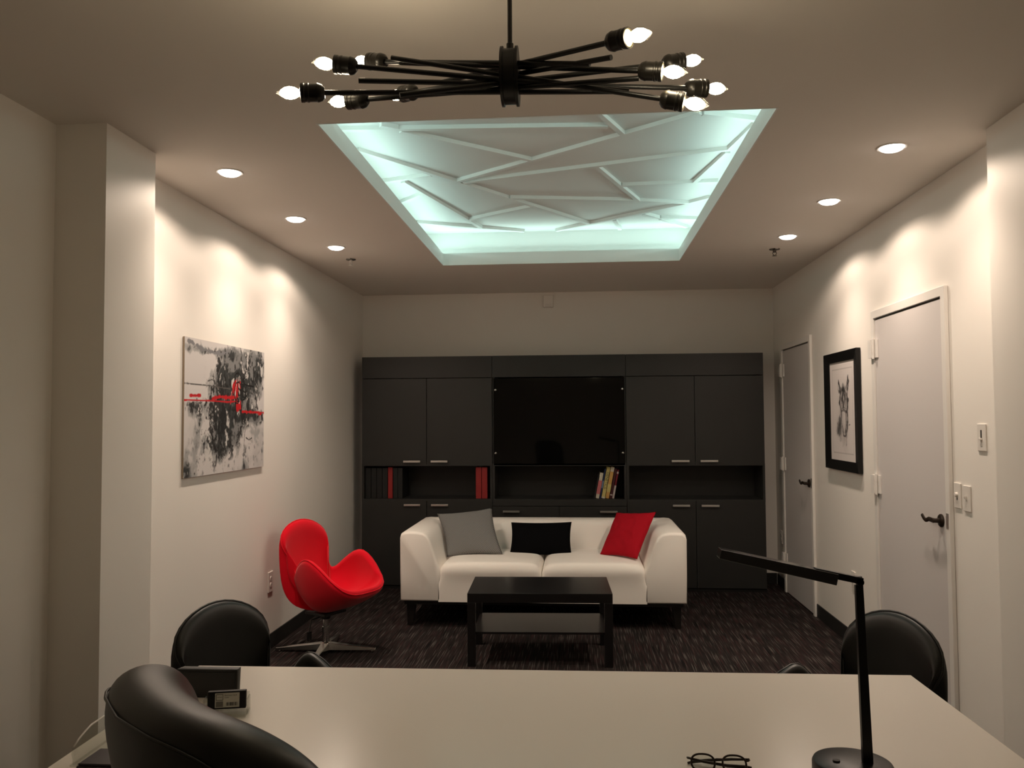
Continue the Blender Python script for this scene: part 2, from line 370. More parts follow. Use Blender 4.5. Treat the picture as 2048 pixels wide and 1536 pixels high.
# ------------------------------------------------------------------ sprinklers, sensor, wall plates
def sprinkler(x, y, label, m):
    t = thing('fire_sprinkler', label, 'sprinkler', (x, y, Hc), group='ceiling fire sprinklers')
    obj('escutcheon', MB().lathe([(.005, 0), (.038, 0), (.036, -.006), (.02, -.009), (.005, -.01)], 24), M['darkchrome'], t, smooth=True)
    h = MB().lathe([(.004, -.008), (.013, -.008), (.013, -.018), (.008, -.02), (.008, -.026), (.003, -.027)], 16)
    for s in (-1, 1): h.tube([(s*.008, 0, -.02), (s*.014, 0, -.03), (s*.009, 0, -.042), (0, 0, -.048)], .003, 6)
    obj('sprinkler_frame', h, m, t, smooth=True)
    obj('deflector', MB().lathe([(.002, -.048), (.017, -.048), (.016, -.051), (.002, -.0515)], 20), m, t)
sprinkler(-1.69, 6.06, 'small fire sprinkler with pale body on the ceiling left of the cove', M['plastic'])
sprinkler(1.408, 6.02, 'small metal fire sprinkler on the ceiling right of the cove', M['darkchrome'])
s = thing('motion_sensor', 'small pale box sensor high on the back wall under the ceiling', 'sensor', (-.276, YB, 2.645))
obj('housing', MB().extrude([(-.048, -.058), (.048, -.058), (.048, .06), (-.048, .06)], 'y', -.035, 0), M['wall'], s, bevel=.006)
obj('sensor_window', MB().extrude([(-.03, -.052), (.03, -.052), (.026, -.025), (-.026, -.025)], 'y', -.041, -.034), M['plastic'], s, bevel=.003)

def plate(name, cat, label, x, y, z, sgn, w_, h_, dev, group=None):
    """sgn: +1 faces +x (left wall), -1 faces -x (right wall)"""
    t = thing(name, label, cat, (x, y, z), 0, group)
    X = lambda d: sgn*d
    def bx(mb, d0, d1, y0, y1, z0, z1): mb.box(min(X(d0), X(d1)), max(X(d0), X(d1)), y0, y1, z0, z1); return mb
    obj('cover_plate', bx(MB(), 0, .007, -w_/2, w_/2, -h_/2, h_/2), M['plastic'], t, bevel=.003)
    if dev == 'outlet':
        for dz in (-.021, .021):
            o = obj('socket_face', MB().lathe([(.002, 0), (.017, 0), (.0165, .003), (.002, .0035)], 20, (X(.0065), 0, dz), (sgn, 0, 0)), M['plastic'], t, smooth=True)
            sl = MB(); bx(sl, .0095, .0104, -.008, -.0055, dz-.003, dz+.007); bx(sl, .0095, .0104, .0055, .008, dz-.003, dz+.007); bx(sl, .0095, .0104, -.002, .002, dz-.011, dz-.007)
            obj('slots', sl, M['slot'], o)
    if dev == 'dimmer':
        obj('slider_track', bx(MB(), .006, .0076, -.006, .006, -.012, .034), M['slot'], t)
        obj('slider_knob', bx(MB(), .007, .016, -.01, .01, -.012, -.002), M['plastic'], t, bevel=.002)
        obj('button', bx(MB(), .006, .0095, -.008, .008, -.038, -.026), M['greyplastic'], t, bevel=.002)
    if dev == 'toggle':
        obj('toggle', MB().hexa([(X(.006), -.005, -.008), (X(.006), .005, -.008), (X(.006), .005, .008), (X(.006), -.005, .008), (X(.02), -.004, .006), (X(.02), .004, .006), (X(.02), .004, .013), (X(.02), -.004, .013)]), M['plastic'], t)
        obj('toggle_slot', bx(MB(), .0062, .0075, -.0065, .0065, -.013, .013), M['greyplastic'], t)
    if dev == 'rotary':
        obj('dial', MB().lathe([(.002, 0), (.012, 0), (.01, .012), (.002, .013)], 16, (X(.006), 0, .004), (sgn, 0, 0)), M['plastic'], t, smooth=True)
        obj('keyhole', bx(MB(), .0062, .0078, -.004, .004, -.022, -.010), M['slot'], t)
    return t
plate('power_outlet', 'outlet', 'double power outlet low on the left wall behind the red chair', XL, 5.484, .447, 1, .085, .135, 'outlet')
plate('power_outlet', 'outlet', 'power outlet low on the right wall between the two doors', XR, 5.73, .445, -1, .075, .12, 'outlet')
plate('power_outlet', 'outlet', 'power outlet in the narrow gap between cabinet and far door', XR, 7.70, .455, -1, .072, .118, 'outlet')
plate('dimmer_switch', 'switch', 'white slider dimmer, highest of the wall plates by the right pilaster', XR, 3.907, 1.436, -1, .08, .124, 'dimmer')
plate('light_switch', 'switch', 'white wall plate with small dark keyhole, next to the near door frame', XR, 4.165, 1.152, -1, .072, .122, 'rotary')
plate('light_switch', 'switch', 'white toggle switch plate without a keyhole, beside the keyhole plate', XR, 4.068, 1.146, -1, .074, .122, 'toggle')

# ------------------------------------------------------------------ wall art
def fbm(x, y, oct=5, seed=0.0):
    return noise.fractal(Vector((x+seed, y-seed*1.7, seed*.31)), 0.9, 2.0, oct)
def segd(px, py, ax, ay, bx_, by_):
    dx, dy = bx_-ax, by_-ay; L = dx*dx+dy*dy+1e-9; t = np.clip(((px-ax)*dx+(py-ay)*dy)/L, 0, 1)
    return np.hypot(px-ax-t*dx, py-ay-t*dy)
def lerp(a, b, f): return a*(1-f[..., None])+np.array(b)*f[..., None]
def sstep(a, b, x): t = np.clip((x-a)/(b-a), 0, 1); return t*t*(3-2*t)

def paint_grid(name, nu, nv, cols, frame, m, parent):
    vs = [frame(i/nu, j/nv) for j in range(nv+1) for i in range(nu+1)]
    fs = [(j*(nu+1)+i, j*(nu+1)+i+1, (j+1)*(nu+1)+i+1, (j+1)*(nu+1)+i) for j in range(nv) for i in range(nu)]
    me = bpy.data.meshes.new(name); me.from_pydata(vs, [], fs); me.materials.append(m)
    ca = me.color_attributes.new('paint', 'FLOAT_COLOR', 'POINT')
    ca.data.foreach_set('color', np.concatenate([cols.reshape(-1, 3), np.ones(((nu+1)*(nv+1), 1))], 1).astype(np.float32).ravel())
    o = bpy.data.objects.new(name, me); COL.objects.link(o); o.parent = parent; return o

# abstract canvas on the left wall: u runs from the near edge to the far edge, v upwards
t = thing('abstract_painting', 'unframed abstract canvas of grey and black splashes with red streaks', 'painting', (XL, 4.765, 1.604))
WY, HZ = 1.109, .748
obj('stretcher', MB().box(.002, .0125, -WY/2, WY/2, -HZ/2, HZ/2), M['canvasedge'], t, bevel=.002)
nu, nv = 300, 200
U, V = np.meshgrid(np.linspace(0, 1, nu+1), np.linspace(0, 1, nv+1))
N1 = np.array([[fbm(u*4.5, v*3.2, 6, 2.3) for u in np.linspace(0, 1, nu+1)] for v in np.linspace(0, 1, nv+1)])
N2 = np.array([[fbm(u*15, v*7, 5, 9.1) for u in np.linspace(0, 1, nu+1)] for v in np.linspace(0, 1, nv+1)])
N3 = np.array([[fbm(u*38, v*19, 3, 17.7) for u in np.linspace(0, 1, nu+1)] for v in np.linspace(0, 1, nv+1)])
col = np.zeros((nv+1, nu+1, 3))+np.array((0.60, 0.57, 0.56))
col = lerp(col, (0.45, 0.435, 0.43), sstep(.0, .6, N1)*.6)
# darkness field: a broad vertical cloud with arms to each side
def blob(cu, cv, ru, rv): return np.exp(-((U-cu)/ru)**2-((V-cv)/rv)**2)
D = 1.0*blob(.50, .56, .22, .22)+.85*blob(.42, .36, .17, .16)+.8*blob(.66, .70, .13, .2)+.75*blob(.72, .45, .2, .07)+.65*blob(.14, .50, .14, .05)+.55*blob(.62, .93, .3, .06)+.55*blob(.3, .92, .28, .035)+.5*blob(.9, .43, .1, .05)+.5*blob(.34, .2, .16, .11)+.5*blob(.85, .83, .12, .14)+.4*blob(.06, .04, .16, .06)
D = D+.55*blob(.5, .74, .16, .16)+.4*blob(.78, .62, .14, .16)+.3*blob(.5, .15, .3, .16)+.35*blob(.92, .75, .12, .2)
F = D+N1*.55+N2*.32
col = lerp(col, (0.30, 0.30, 0.295), sstep(.26, .42, F)*.75)
col = lerp(col, (0.17, 0.172, 0.172), sstep(.46, .62, F)*.85)
col = lerp(col, (0.035, 0.038, 0.038), sstep(.70, .92, F+N2*.45)*.95)
col = lerp(col, (0.62, 0.60, 0.58), sstep(.30, .48, N2+.35*N3-.15*N1)*sstep(.2, .5, D)*.9)
spk = sstep(.36, .48, N3+.40*D*sstep(0, .5, 1-V))*sstep(.10, .45, D+.3*N1)
col = lerp(col, (0.02, 0.02, 0.02), spk*.95)
col = lerp(col, (0.13, 0.13, 0.13), sstep(.52, .62, N3)*sstep(.25, .0, np.abs(V-.12))*.8)
def stroke(pts, wd, c_, rag=.4):
    global col
    f = np.zeros_like(U)
    for (a, b), (a2, b2) in zip(pts[:-1], pts[1:]):
        f = np.maximum(f, 1-sstep(wd*.7, wd*1.15, segd(U*1.48, V, a*1.48, b, a2*1.48, b2)+rag*wd*N3))
    col = lerp(col, c_, f)
BLK = (0.012, 0.012, 0.012); RED = (0.50, 0.015, 0.02); DG = (.10, .095, .09)
stroke([(0, .67), (.3, .665), (.52, .655)], .005, DG)
stroke([(.70, .06), (.72, .3), (.78, .5)], .004, DG); stroke([(.35, .06), (.36, .14)], .008, BLK)
stroke([(.04, .975), (.2, .93), (.4, .92), (.5, .95)], .014, (.2, .2, .21), 1.2)
rm = blob(.615, .64, .06, .12)+.75*blob(.64, .54, .05, .07)
col = lerp(col, RED, sstep(.52, .60, rm*(.75+1.1*N2+.5*N3)))
for k in range(5):
    a = random.uniform(.56, .68); stroke([(a, random.uniform(.66, .76)), (a+random.uniform(-.05, .05), random.uniform(.52, .6))], .006, RED if k < 3 else (.58, .54, .52), 1.6)
stroke([(.06, .585), (.17, .588)], .013, RED); stroke([(0, .55), (.3, .555), (.5, .55), (.62, .56)], .0065, RED)
stroke([(.3, .57), (.42, .59), (.6, .585)], .012, RED, 1.3); stroke([(.68, .475), (.8, .475), (.9, .472), (1, .47)], .010, RED, .8); stroke([(.92, .455), (.96, .46)], .011, RED)
for k in range(7):
    a0 = random.uniform(0, 6); cu_, cv_ = random.uniform(.6, .8), random.uniform(.58, .76); r_ = random.uniform(.03, .07)
    stroke([(cu_+r_*math.cos(a0+q_*.6)*.8, cv_+r_*1.3*math.sin(a0+q_*.6)) for q_ in range(8)], .006, BLK, .6)
stroke([(.25, .70), (.3, .715), (.34, .69), (.37, .66)], .005, DG); stroke([(.62, .80), (.72, .70), (.84, .69)], .007, BLK); stroke([(.84, .85), (.845, .72)], .012, (.03, .03, .03), 1)
stroke([(.74, .26), (.78, .24), (.82, .255)], .005, BLK); stroke([(.88, .56), (.885, .54)], .010, BLK)
paint_grid('painted_surface', nu, nv, np.clip(col, 0, 1), lambda u, v: (.0131, (u-.5)*WY, (v-.5)*HZ), M['canvas'], t)

# horse drawing on the right wall: u runs from the near edge (right in the photo) to the far edge
t = thing('horse_drawing', 'black framed charcoal drawing of a horse head between the two doors', 'picture', (XR, 5.856, 1.573))
FW, FH, B = .712, .812, .088
f = MB()
for a in (0, 1, 2, 3):
    oc = [(-FW/2, -FH/2), (FW/2, -FH/2), (FW/2, FH/2), (-FW/2, FH/2)]; ic = [(-FW/2+B, -FH/2+B*.75), (FW/2-B, -FH/2+B*.75), (FW/2-B, FH/2-B*.75), (-FW/2+B, FH/2-B*.75)]
    o1, o2, i1, i2 = oc[a], oc[(a+1) % 4], ic[a], ic[(a+1) % 4]
    f.hexa([(-.002, *o1), (-.002, *o2), (-.002, *i2), (-.002, *i1), (-.030, *o1), (-.030, *o2), (-.018, *i2), (-.018, *i1)])
obj('picture_frame', f, M['lampblack'], t)
iw, ih = FW-2*B, FH-1.5*B
nu, nv = 130, 170
U, V = np.meshgrid(np.linspace(0, 1, nu+1), np.linspace(0, 1, nv+1))
N3 = np.array([[fbm(u*16, v*22, 4, 4.4) for u in np.linspace(0, 1, nu+1)] for v in np.linspace(0, 1, nv+1)])
col = np.zeros((nv+1, nu+1, 3))+np.array((0.62, 0.57, 0.55))
ins = (np.minimum(np.minimum(U, 1-U)-.10, np.minimum(V, 1-V)-.075))
col = lerp(col, (0.30, 0.27, 0.26), (1-sstep(.003, .008, np.abs(ins)))*.55)
for (cu, cv, ru, rv, k_) in ((.45, .62, .16, .12, .45), (.34, .45, .06, .16, .45), (.57, .45, .06, .16, .35), (.44, .30, .09, .07, .35), (.64, .33, .10, .09, .55), (.40, .18, .08, .08, .2)):
    col = lerp(col, (0.10, 0.095, 0.09), np.clip(.65*k_*np.exp(-((U-cu)/ru)**2-((V-cv)/rv)**2)*(1.2+1.2*N3), 0, 1))
def hs(pts, wd, dk, rag=.8):
    global col
    f = np.zeros_like(U)
    for (a, b), (a2, b2) in zip(pts[:-1], pts[1:]):
        f = np.maximum(f, 1-sstep(wd*.4, wd*1.3, segd(U, V*1.2, a, b*1.2, a2, b2*1.2)/1.12+rag*wd*N3))
    col = lerp(col, (0.02, 0.02, 0.02), f*min(.92, dk*1.15))
# ears, forelock, face planes, nose band, muzzle, neck shadow (u counted from the near edge)
hs([(.27, .84), (.25, .78), (.28, .71)], .022, .8); hs([(.27, .83), (.32, .74)], .012, .7)
hs([(.64, .80), (.60, .75), (.57, .69)], .022, .8); hs([(.64, .80), (.66, .72), (.62, .69)], .012, .7)
hs([(.30, .71), (.45, .745), (.58, .70)], .03, .45)
hs([(.46, .73), (.42, .66), (.38, .62)], .03, .65); hs([(.46, .73), (.50, .65), (.48, .58), (.47, .54)], .024, .7)
hs([(.42, .72), (.33, .66), (.29, .60)], .022, .6); hs([(.5, .72), (.58, .66), (.62, .58)], .022, .6)
for k in range(16):
    a = random.uniform(.28, .62); hs([(a, random.uniform(.6, .72)), (a+random.uniform(-.05, .05), random.uniform(.5, .58))], .006, .6)
hs([(.27, .60), (.31, .50), (.30, .40), (.34, .30)], .022, .75); hs([(.31, .62), (.28, .53)], .03, .4)
hs([(.62, .60), (.57, .52), (.56, .44), (.62, .36)], .018, .6)
hs([(.34, .49), (.44, .51), (.54, .50)], .018, .6); hs([(.35, .52), (.45, .535), (.54, .52)], .01, .5)
hs([(.37, .50), (.36, .40), (.38, .32)], .014, .6); hs([(.53, .50), (.54, .40), (.50, .32)], .016, .6); hs([(.46, .47), (.46, .36)], .012, .25)
hs([(.38, .32), (.37, .27), (.41, .245), (.47, .25), (.50, .30)], .014, .8); hs([(.40, .30), (.41, .28)], .015, .8); hs([(.48, .31), (.47, .285)], .012, .6)
hs([(.62, .42), (.68, .34), (.72, .29)], .045, .55); hs([(.58, .40), (.62, .31), (.66, .27)], .05, .6); hs([(.56, .30), (.60, .24)], .05, .25)
hs([(.34, .30), (.36, .22), (.37, .16)], .014, .45); hs([(.26, .36), (.22, .365)], .01, .7); hs([(.45, .22), (.5, .19)], .05, .15)
paint_grid('drawing_sheet', nu, nv, np.clip(col, 0, 1), lambda u, v: (-.012, (u-.5)*iw, (v-.5)*ih), M['drawing'], t)
obj('backing_board', MB().box(-.011, -.001, -iw/2-.02, iw/2+.02, -ih/2-.02, ih/2+.02), M['paper'], t)

# ------------------------------------------------------------------ cabinet wall
KF, KH = 7.483, 2.105
def bar_handle(par, x0, x1, z):
    h = MB().box(x0, x1, -.030, -.021, z-.009, z+.009)
    for x in (x0+.012, x1-.02): h.box(x, x+.008, -.022, -.001, z-.004, z+.004)
    obj('handle', h, M['brushed'], par, bevel=.0015, label='brushed steel bar handle')
def cabinet(x0, x1, label, middle=False):
    cx = (x0+x1)/2; a, b = x0-cx+.001, x1-cx-.001; T = .02; D = YB-KF-.004
    t = thing('wall_cabinet', label, 'cabinet', (cx, KF, 0), group='charcoal cabinet units along the back wall')
    k = MB(); s0 = .018
    k.box(a, a+T, s0, D, 0, KH-.001); k.box(b-T, b, s0, D, 0, KH-.001); k.box(a, b, D-.01, D, 0, KH-.001)
    k.box(a+T, b-T, s0, D-.01, KH-.03, KH-.003); k.box(a+T, b-T, .002, D-.01, 1.108, 1.128); k.box(a+T, b-T, .002, D-.01, .79, .810); k.box(a+T, b-T, s0+.02, D-.01, .06, .08)
    k.box(a, a+T, .002, s0, .79, 1.128); k.box(b-T, b, .002, s0, .79, 1.128)
    obj('carcass', k, M['cab'], t)
    obj('fascia', MB().box(a+.001, b-.001, 0, s0, 1.909, KH), M['cab'], t, bevel=.0015)
    obj('plinth', MB().box(a, b, .012, .03, 0, .03), M['cabin'], t)
    m = 0.0
    if not middle:
        dl = obj('door', MB().box(a+.001, m-.002, 0, s0, 1.110, 1.904), M['cab'], t, bevel=.0015); bar_handle(dl, m-.21, m-.055, 1.149)
        dr = obj('door', MB().box(m+.002, b-.001, 0, s0, 1.110, 1.904), M['cab'], t, bevel=.0015); bar_handle(dr, m+.042, m+.195, 1.149)
        hz, l0 = .756, .80
    else:
        g = obj('glass_panel', MB().box(a+.012, b-.012, .002, .010, 1.112, 1.900), M['glass'], t, bevel=.001, label='glossy black glass panel held by four chrome studs')
        for x in (a+.03, b-.03):
            for z in (1.222, 1.794):
                obj('stud', MB().lathe([(.002, 0), (.0115, 0), (.0115, .005), (.008, .009), (.002, .010)], 20, (x, .002, z), (0, -1, 0)), M['chrome'], g, smooth=True)
        hz, l0 = .70, .745
        obj('drawer_rail', MB().box(a+.001, b-.001, 0, s0, l0+.004, .80), M['cab'], t, bevel=.0015)
    dl = obj('door', MB().box(a+.001, m-.002, 0, s0, .032, l0), M['cab'], t, bevel=.0015)
    dr = obj('door', MB().box(m+.002, b-.001, 0, s0, .032, l0), M['cab'], t, bevel=.0015)
    if middle: bar_handle(dl, a+.095, a+.245, hz); bar_handle(dr, b-.24, b-.085, hz)
    else: bar_handle(dl, m-.205, m-.055, hz); bar_handle(dr, m+.045, m+.2, hz)
    return t
K = [-1.982, -.780, .424, 1.634]
cabinet(K[0], K[1], 'tall charcoal cabinet unit behind the red chair, left end of the wall')
cabinet(K[1], K[2], 'middle charcoal cabinet unit with the black glass panel', True)
cabinet(K[2], K[3], 'tall charcoal cabinet unit beside the far door, right end of the wall')

# binders and books on the open shelf
SZ = .8105
def binder(x0, x1, h, m, label, group):
    o_ = thing('ring_binder', label, 'binder', ((x0+x1)/2, KF+.045, SZ), group=group); w2 = (x1-x0)/2-.0008
    obj('cover', MB().box(-w2, w2, 0, .003, 0, h).box(-w2, -w2+.003, 0, .25, 0, h).box(w2-.003, w2, 0, .25, 0, h), m, o_, bevel=.001)
    obj('pages', MB().box(-w2+.005, w2-.005, .01, .22, .008, h-.015), M['paper'], o_)
GB = 'black binders on the left open shelf'
for i, l in enumerate(('black binder standing at the left end of the open shelf', 'black binder second from the left end of the open shelf', 'black binder third from the left end of the open shelf', 'black binder touching the single red binder on its left')):
    binder(-1.958+i*.052, -1.958+(i+1)*.052, .278, M['binderblack'], l, GB)
binder(-1.749, -1.703, .284, M['binderred'], 'single red binder among black ones on the left shelf', 'red binders on the left open shelf')
for i, l in enumerate(('black binder touching the single red binder on its right', 'last black binder to the right of the single red binder')):
    binder(-1.702+i*.045, -1.702+(i+1)*.045, .278, M['binderblack'], l, GB)
binder(-.938, -.884, .284, M['binderred'], 'left one of the pair of red binders on the shelf', 'red binders on the left open shelf')
binder(-.883, -.829, .284, M['binderred'], 'right one of the pair of red binders, by the shelf divider', 'red binders on the left open shelf')
MC = {n: mat(n, c_, .55, spec=.3) for n, c_ in dict(book_cream=(.55, .52, .42), book_pink=(.52, .15, .16), book_navy=(.02, .035, .10), book_skyblue=(.18, .25, .36), book_yellow=(.56, .47, .17), book_orange=(.52, .30, .09), book_maroon=(.06, .012, .014), book_red=(.16, .012, .02), book_darkgrey=(.018, .018, .018), book_pale=(.45, .38, .36)).items()}
def book(x, th, h, lean, main, bands, label, txt=None):
    """x: spine's bottom left; leans to the right by lean radians; bands: (z0, z1, colour) as fractions"""
    o_ = thing('book', label, 'book', (x, KF+.055, SZ), group='leaning books on the middle open shelf'); o_.rotation_euler = (0, lean, 0)
    o_.location.z = SZ+th*math.sin(lean)
    obj('cover', MB().box(0, th, 0, .004, 0, h).box(0, .002, 0, .17, 0, h).box(th-.002, th, 0, .17, 0, h), MC[main], o_)
    obj('pages', MB().box(.0025, th-.0025, .006, .165, .004, h-.004), M['paper'], o_)
    for i, (z0, z1, c_) in enumerate(bands): obj('spine_band', MB().box(.0005, th-.0005, -.0006, .001, h*z0, h*z1), MC[c_], o_)
    if txt:
        m_ = MB(); text_mesh(txt[0], txt[1], m_, lambda u, v: (txt[3]*th+v, -.0012, h*txt[2]-u)); obj('spine_lettering', m_, M['print'], o_)
lean = .19
book(.128, .014, .215, lean, 'book_darkgrey', [], 'thin dark book leaning at the left of the shelf books')
book(.145, .033, .232, lean, 'book_cream', [(.17, .70, 'book_pink')], 'shorter white book with a pink spine block on the shelf')
book(.180, .014, .268, lean, 'book_navy', [(.35, .6, 'book_skyblue')], 'thin navy blue book left of the yellow books')
book(.197, .034, .286, lean, 'book_yellow', [(.0, .05, 'book_cream')], 'yellow book with dark spine lettering and dot on the shelf', ('GENETICS', .034, .84, .22))
book(.233, .034, .286, lean, 'book_orange', [(.85, .99, 'book_cream'), (.2, .45, 'book_yellow')], 'orange yellow book beside the lettered yellow book')
book(.270, .022, .272, lean, 'book_maroon', [(.10, .14, 'book_pale')], 'dark maroon book right of the orange book')
book(.294, .018, .262, lean, 'book_red', [(.0, .45, 'book_pale'), (.86, .93, 'book_pale')], 'dark red book with pale streak, rightmost of the shelf books')

# ------------------------------------------------------------------ sofa
SX0, SX1, SY0, SY1 = -1.330, .772, 6.10, 7.06
sofa = thing('sofa', 'white leather two-seat sofa with slanted arms on dark legs', 'sofa', ((SX0+SX1)/2, SY0, 0))
ox, oy = sofa.location.x, sofa.location.y; HW = (SX1-SX0)/2; DP = SY1-SY0
prof = [(.004, .19), (0, .40), (0, .655), (.008, .685), (.03, .70), (.07, .704), (.13, .702), (.175, .693), (.205, .672), (.225, .64), (.243, .595), (.262, .54), (.282, .48), (.302, .43), (.31, .40), (.31, .19)]
def arm(sg):
    n = 9; mb = MB(); vs = []; k = len(prof)
    ysl = [0, .006, .022, .05, .3, .6, DP-.05, DP-.022, DP-.006, DP]
    ins_ = [.022, .009, .002, 0, 0, 0, 0, .002, .009, .022]
    cxp, czp = .13, .42
    for y, q_ in zip(ysl, ins_):
        for (x, z) in prof:
            dx, dz = cxp-x, czp-z; L = math.hypot(dx, dz)
            vs.append((sg*(-HW+x+dx/L*q_), y, max(.19, z+dz/L*q_)))
    fs = [(i*k+j, i*k+(j+1) % k, (i+1)*k+(j+1) % k, (i+1)*k+j) for i in range(len(ysl)-1) for j in range(k)]
    fs += [tuple(range(k)), tuple(range((len(ysl)-1)*k, len(ysl)*k))]
    mb.add(vs, fs); return mb
for sg in (1, -1): obj('arm', arm(sg), M['wleather'], sofa, smooth=True, angle=50)
bp_ = [(DP-.004, .19), (DP, .40), (DP, .66), (DP-.01, .69), (DP-.04, .703), (DP-.10, .705), (DP-.17, .702), (DP-.205, .688), (DP-.225, .66), (DP-.245, .60), (DP-.275, .50), (DP-.30, .42), (DP-.30, .19)]
obj('backrest', MB().extrude(bp_, 'x', -HW+.06, HW-.06), M['wleather'], sofa, smooth=True, angle=50)
def seat(x0, x1):
    nu, pr = 28, []
    # profile from the front's bottom edge up, over the front edge and back
    for z in (.19, .21, .26, .32, .36, .385, .405): pr.append((0.0, z, 0 if z < .33 else (z-.33)/.075))
    for a in range(1, 7): t_ = a/6*math.pi/2; pr.append((.055*(1-math.cos(t_)), .405+.05*math.sin(t_), 1))
    for y in (.10, .16, .24, .34, .44, .54, .64, .70): pr.append((y, .455, 1))
    vs = []; n = len(pr)
    for i in range(nu+1):
        s_ = i/nu; u = .5-.5*math.cos(math.pi*s_) if True else s_
        d = 1-abs(2*u-1)**5; d0 = 1-abs(2*u-1)**24; x = x0+(x1-x0)*u
        for j, (y, z, f_) in enumerate(pr):
            yy = y+f_*(.030*(1-d0)-.012*d); zz = z-f_*(.055*(1-d0))+f_*.024*d*min(1, max(0, (z-.40)/.05))
            vs.append((x, yy, zz))
    fs = [(i*n+j, (i+1)*n+j, (i+1)*n+j+1, i*n+j+1) for i in range(nu) for j in range(n-1)]
    m_ = MB(); m_.add(vs, fs)
    # close underneath
    m_.add([(x0, .03, .19), (x1, .03, .19), (x1, .70, .19), (x0, .70, .19)], [(0, 1, 2, 3)]); return m_
obj('seat_cushion', seat(-HW+.29, 0.0), M['wleather'], sofa, smooth='all'); obj('seat_cushion', seat(0.0, HW-.29), M['wleather'], sofa, smooth='all')
obj('base_frame', MB().box(-HW+.03, HW-.03, .03, DP-.03, .165, .19), M['legdark'], sofa)
for sx in (-1, 1):
    for y0 in (.07, DP-.12):
        x0 = sx*(HW-.075)
        obj('leg', MB().hexa([(x0+sx*.012-.02, y0+.005, 0), (x0+sx*.012+.02, y0+.005, 0), (x0+sx*.012+.02, y0+.04, 0), (x0+sx*.012-.02, y0+.04, 0), (x0-.035, y0, .166), (x0+.035, y0, .166), (x0+.035, y0+.05, .166), (x0-.035, y0+.05, .166)]), M['legdark'], sofa, bevel=.003)

def pillow(name, label, tl, tr, br, bl, thick, m, pinch=.085, wr=0.0):
    tl, tr, br, bl = map(Vector, (tl, tr, br, bl)); n = 26; c_ = (tl+tr+br+bl)/4
    nrm = ((tr-tl).cross(bl-tl)).normalized()
    if nrm.y > 0: nrm = -nrm
    mb = MB(); idx = {}; vs = []; uvs = []
    for side in (1, -1):
        for j in range(n+1):
            for i in range(n+1):
                u, v = i/n, j/n; edge = i in (0, n) or j in (0, n)
                if side == -1 and edge: idx[(side, i, j)] = idx[(1, i, j)]; continue
                a, b = 2*u-1, 2*v-1
                uu_ = u-pinch*a*(1-b*b)*abs(a)**1.5*.5; vv_ = v-pinch*b*(1-a*a)*abs(b)**1.5*.5
                p = (tl*(1-uu_)+tr*uu_)*(1-vv_)+(bl*(1-uu_)+br*uu_)*vv_
                h = max(0, (1-a*a))**.55*max(0, (1-b*b))**.55
                h *= 1+wr*noise.noise(Vector((u*7, v*7, side*3.1)))
                idx[(side, i, j)] = len(vs); vs.append(p+nrm*thick*h*side-c_); uvs.append((u, v))
    fs = []
    for side in (1, -1):
        for j in range(n):
            for i in range(n): fs.append(tuple(idx[(side, *k)] for k in ((i, j), (i+1, j), (i+1, j+1), (i, j+1))))
    mb.add(vs, fs); o_ = obj(name, mb, m, smooth='all', loc=c_)
    uvl = o_.data.uv_layers.new(name='UVMap')
    for lp in o_.data.loops: uvl.data[lp.index].uv = uvs[lp.vertex_index]
    return tag(o_, label, 'cushion', 'scatter cushions on the sofa')
pillow('cushion', 'square grey woven cushion leaning in the left corner of the sofa', (-1.155, 6.72, .765), (-.705, 6.72, .815), (-.596, 6.46, .485), (-1.03, 6.44, .462), .062, M['tweed'])
pillow('cushion', 'small oblong black cushion in the middle of the sofa', (-.548, 6.70, .700), (-.062, 6.70, .705), (-.062, 6.58, .455), (-.555, 6.58, .455), .055, M['blackpill'], pinch=.055)
pillow('cushion', 'square red cushion leaning against the right arm of the sofa', (.298, 6.77, .775), (.592, 6.49, .812), (.425, 6.26, .485), (.150, 6.52, .47), .066, M['redpill'], wr=.25)

# ------------------------------------------------------------------ coffee table
TA = .0346
ct = thing('coffee_table', 'low black coffee table with lower shelf in front of the sofa', 'table', (-.25, 5.183, 0), TA)
obj('tabletop', MB().box(-.45, .45, 0, .55, .392, .45), M['lack'], ct, bevel=.002)
for x in (-.45, .40):
    for y in (0, .50): obj('leg', MB().box(x, x+.05, y, y+.05, 0, .392), M['lack'], ct, bevel=.002)
obj('shelf', MB().box(-.415, .415, .02, .53, .195, .209), M['lack'], ct, bevel=.001)

# ------------------------------------------------------------------ swan style swivel chairs
HALF = [(0, .345, .405), (.11, .345, .41), (.188, .318, .44), (.236, .25, .508), (.258, .165, .582), (.263, .075, .630), (.250, .0, .618), (.222, -.07, .562), (.190, -.112, .515), (.165, -.142, .505),
        (.164, -.172, .55), (.190, -.200, .63), (.214, -.228, .70), (.198, -.247, .762), (.145, -.262, .810), (.075, -.271, .840), (0, -.275, .850)]
ARM_BACK = {3: -.04, 4: -.065, 5: -.09, 6: -.065, 7: -.03}      # the leather chairs carry their arms further back
def catmull(p, k=4):
    n = len(p); out = []
    for i in range(n):
        a, b, c_, d = (Vector(p[(i+o) % n]) for o in (-1, 0, 1, 2))
        for s_ in range(k):
            t_ = s_/k; out.append(.5*((2*b)+(-a+c_)*t_+(2*a-5*b+4*c_-d)*t_**2+(-a+3*b-3*c_+d)*t_**3))
    return out
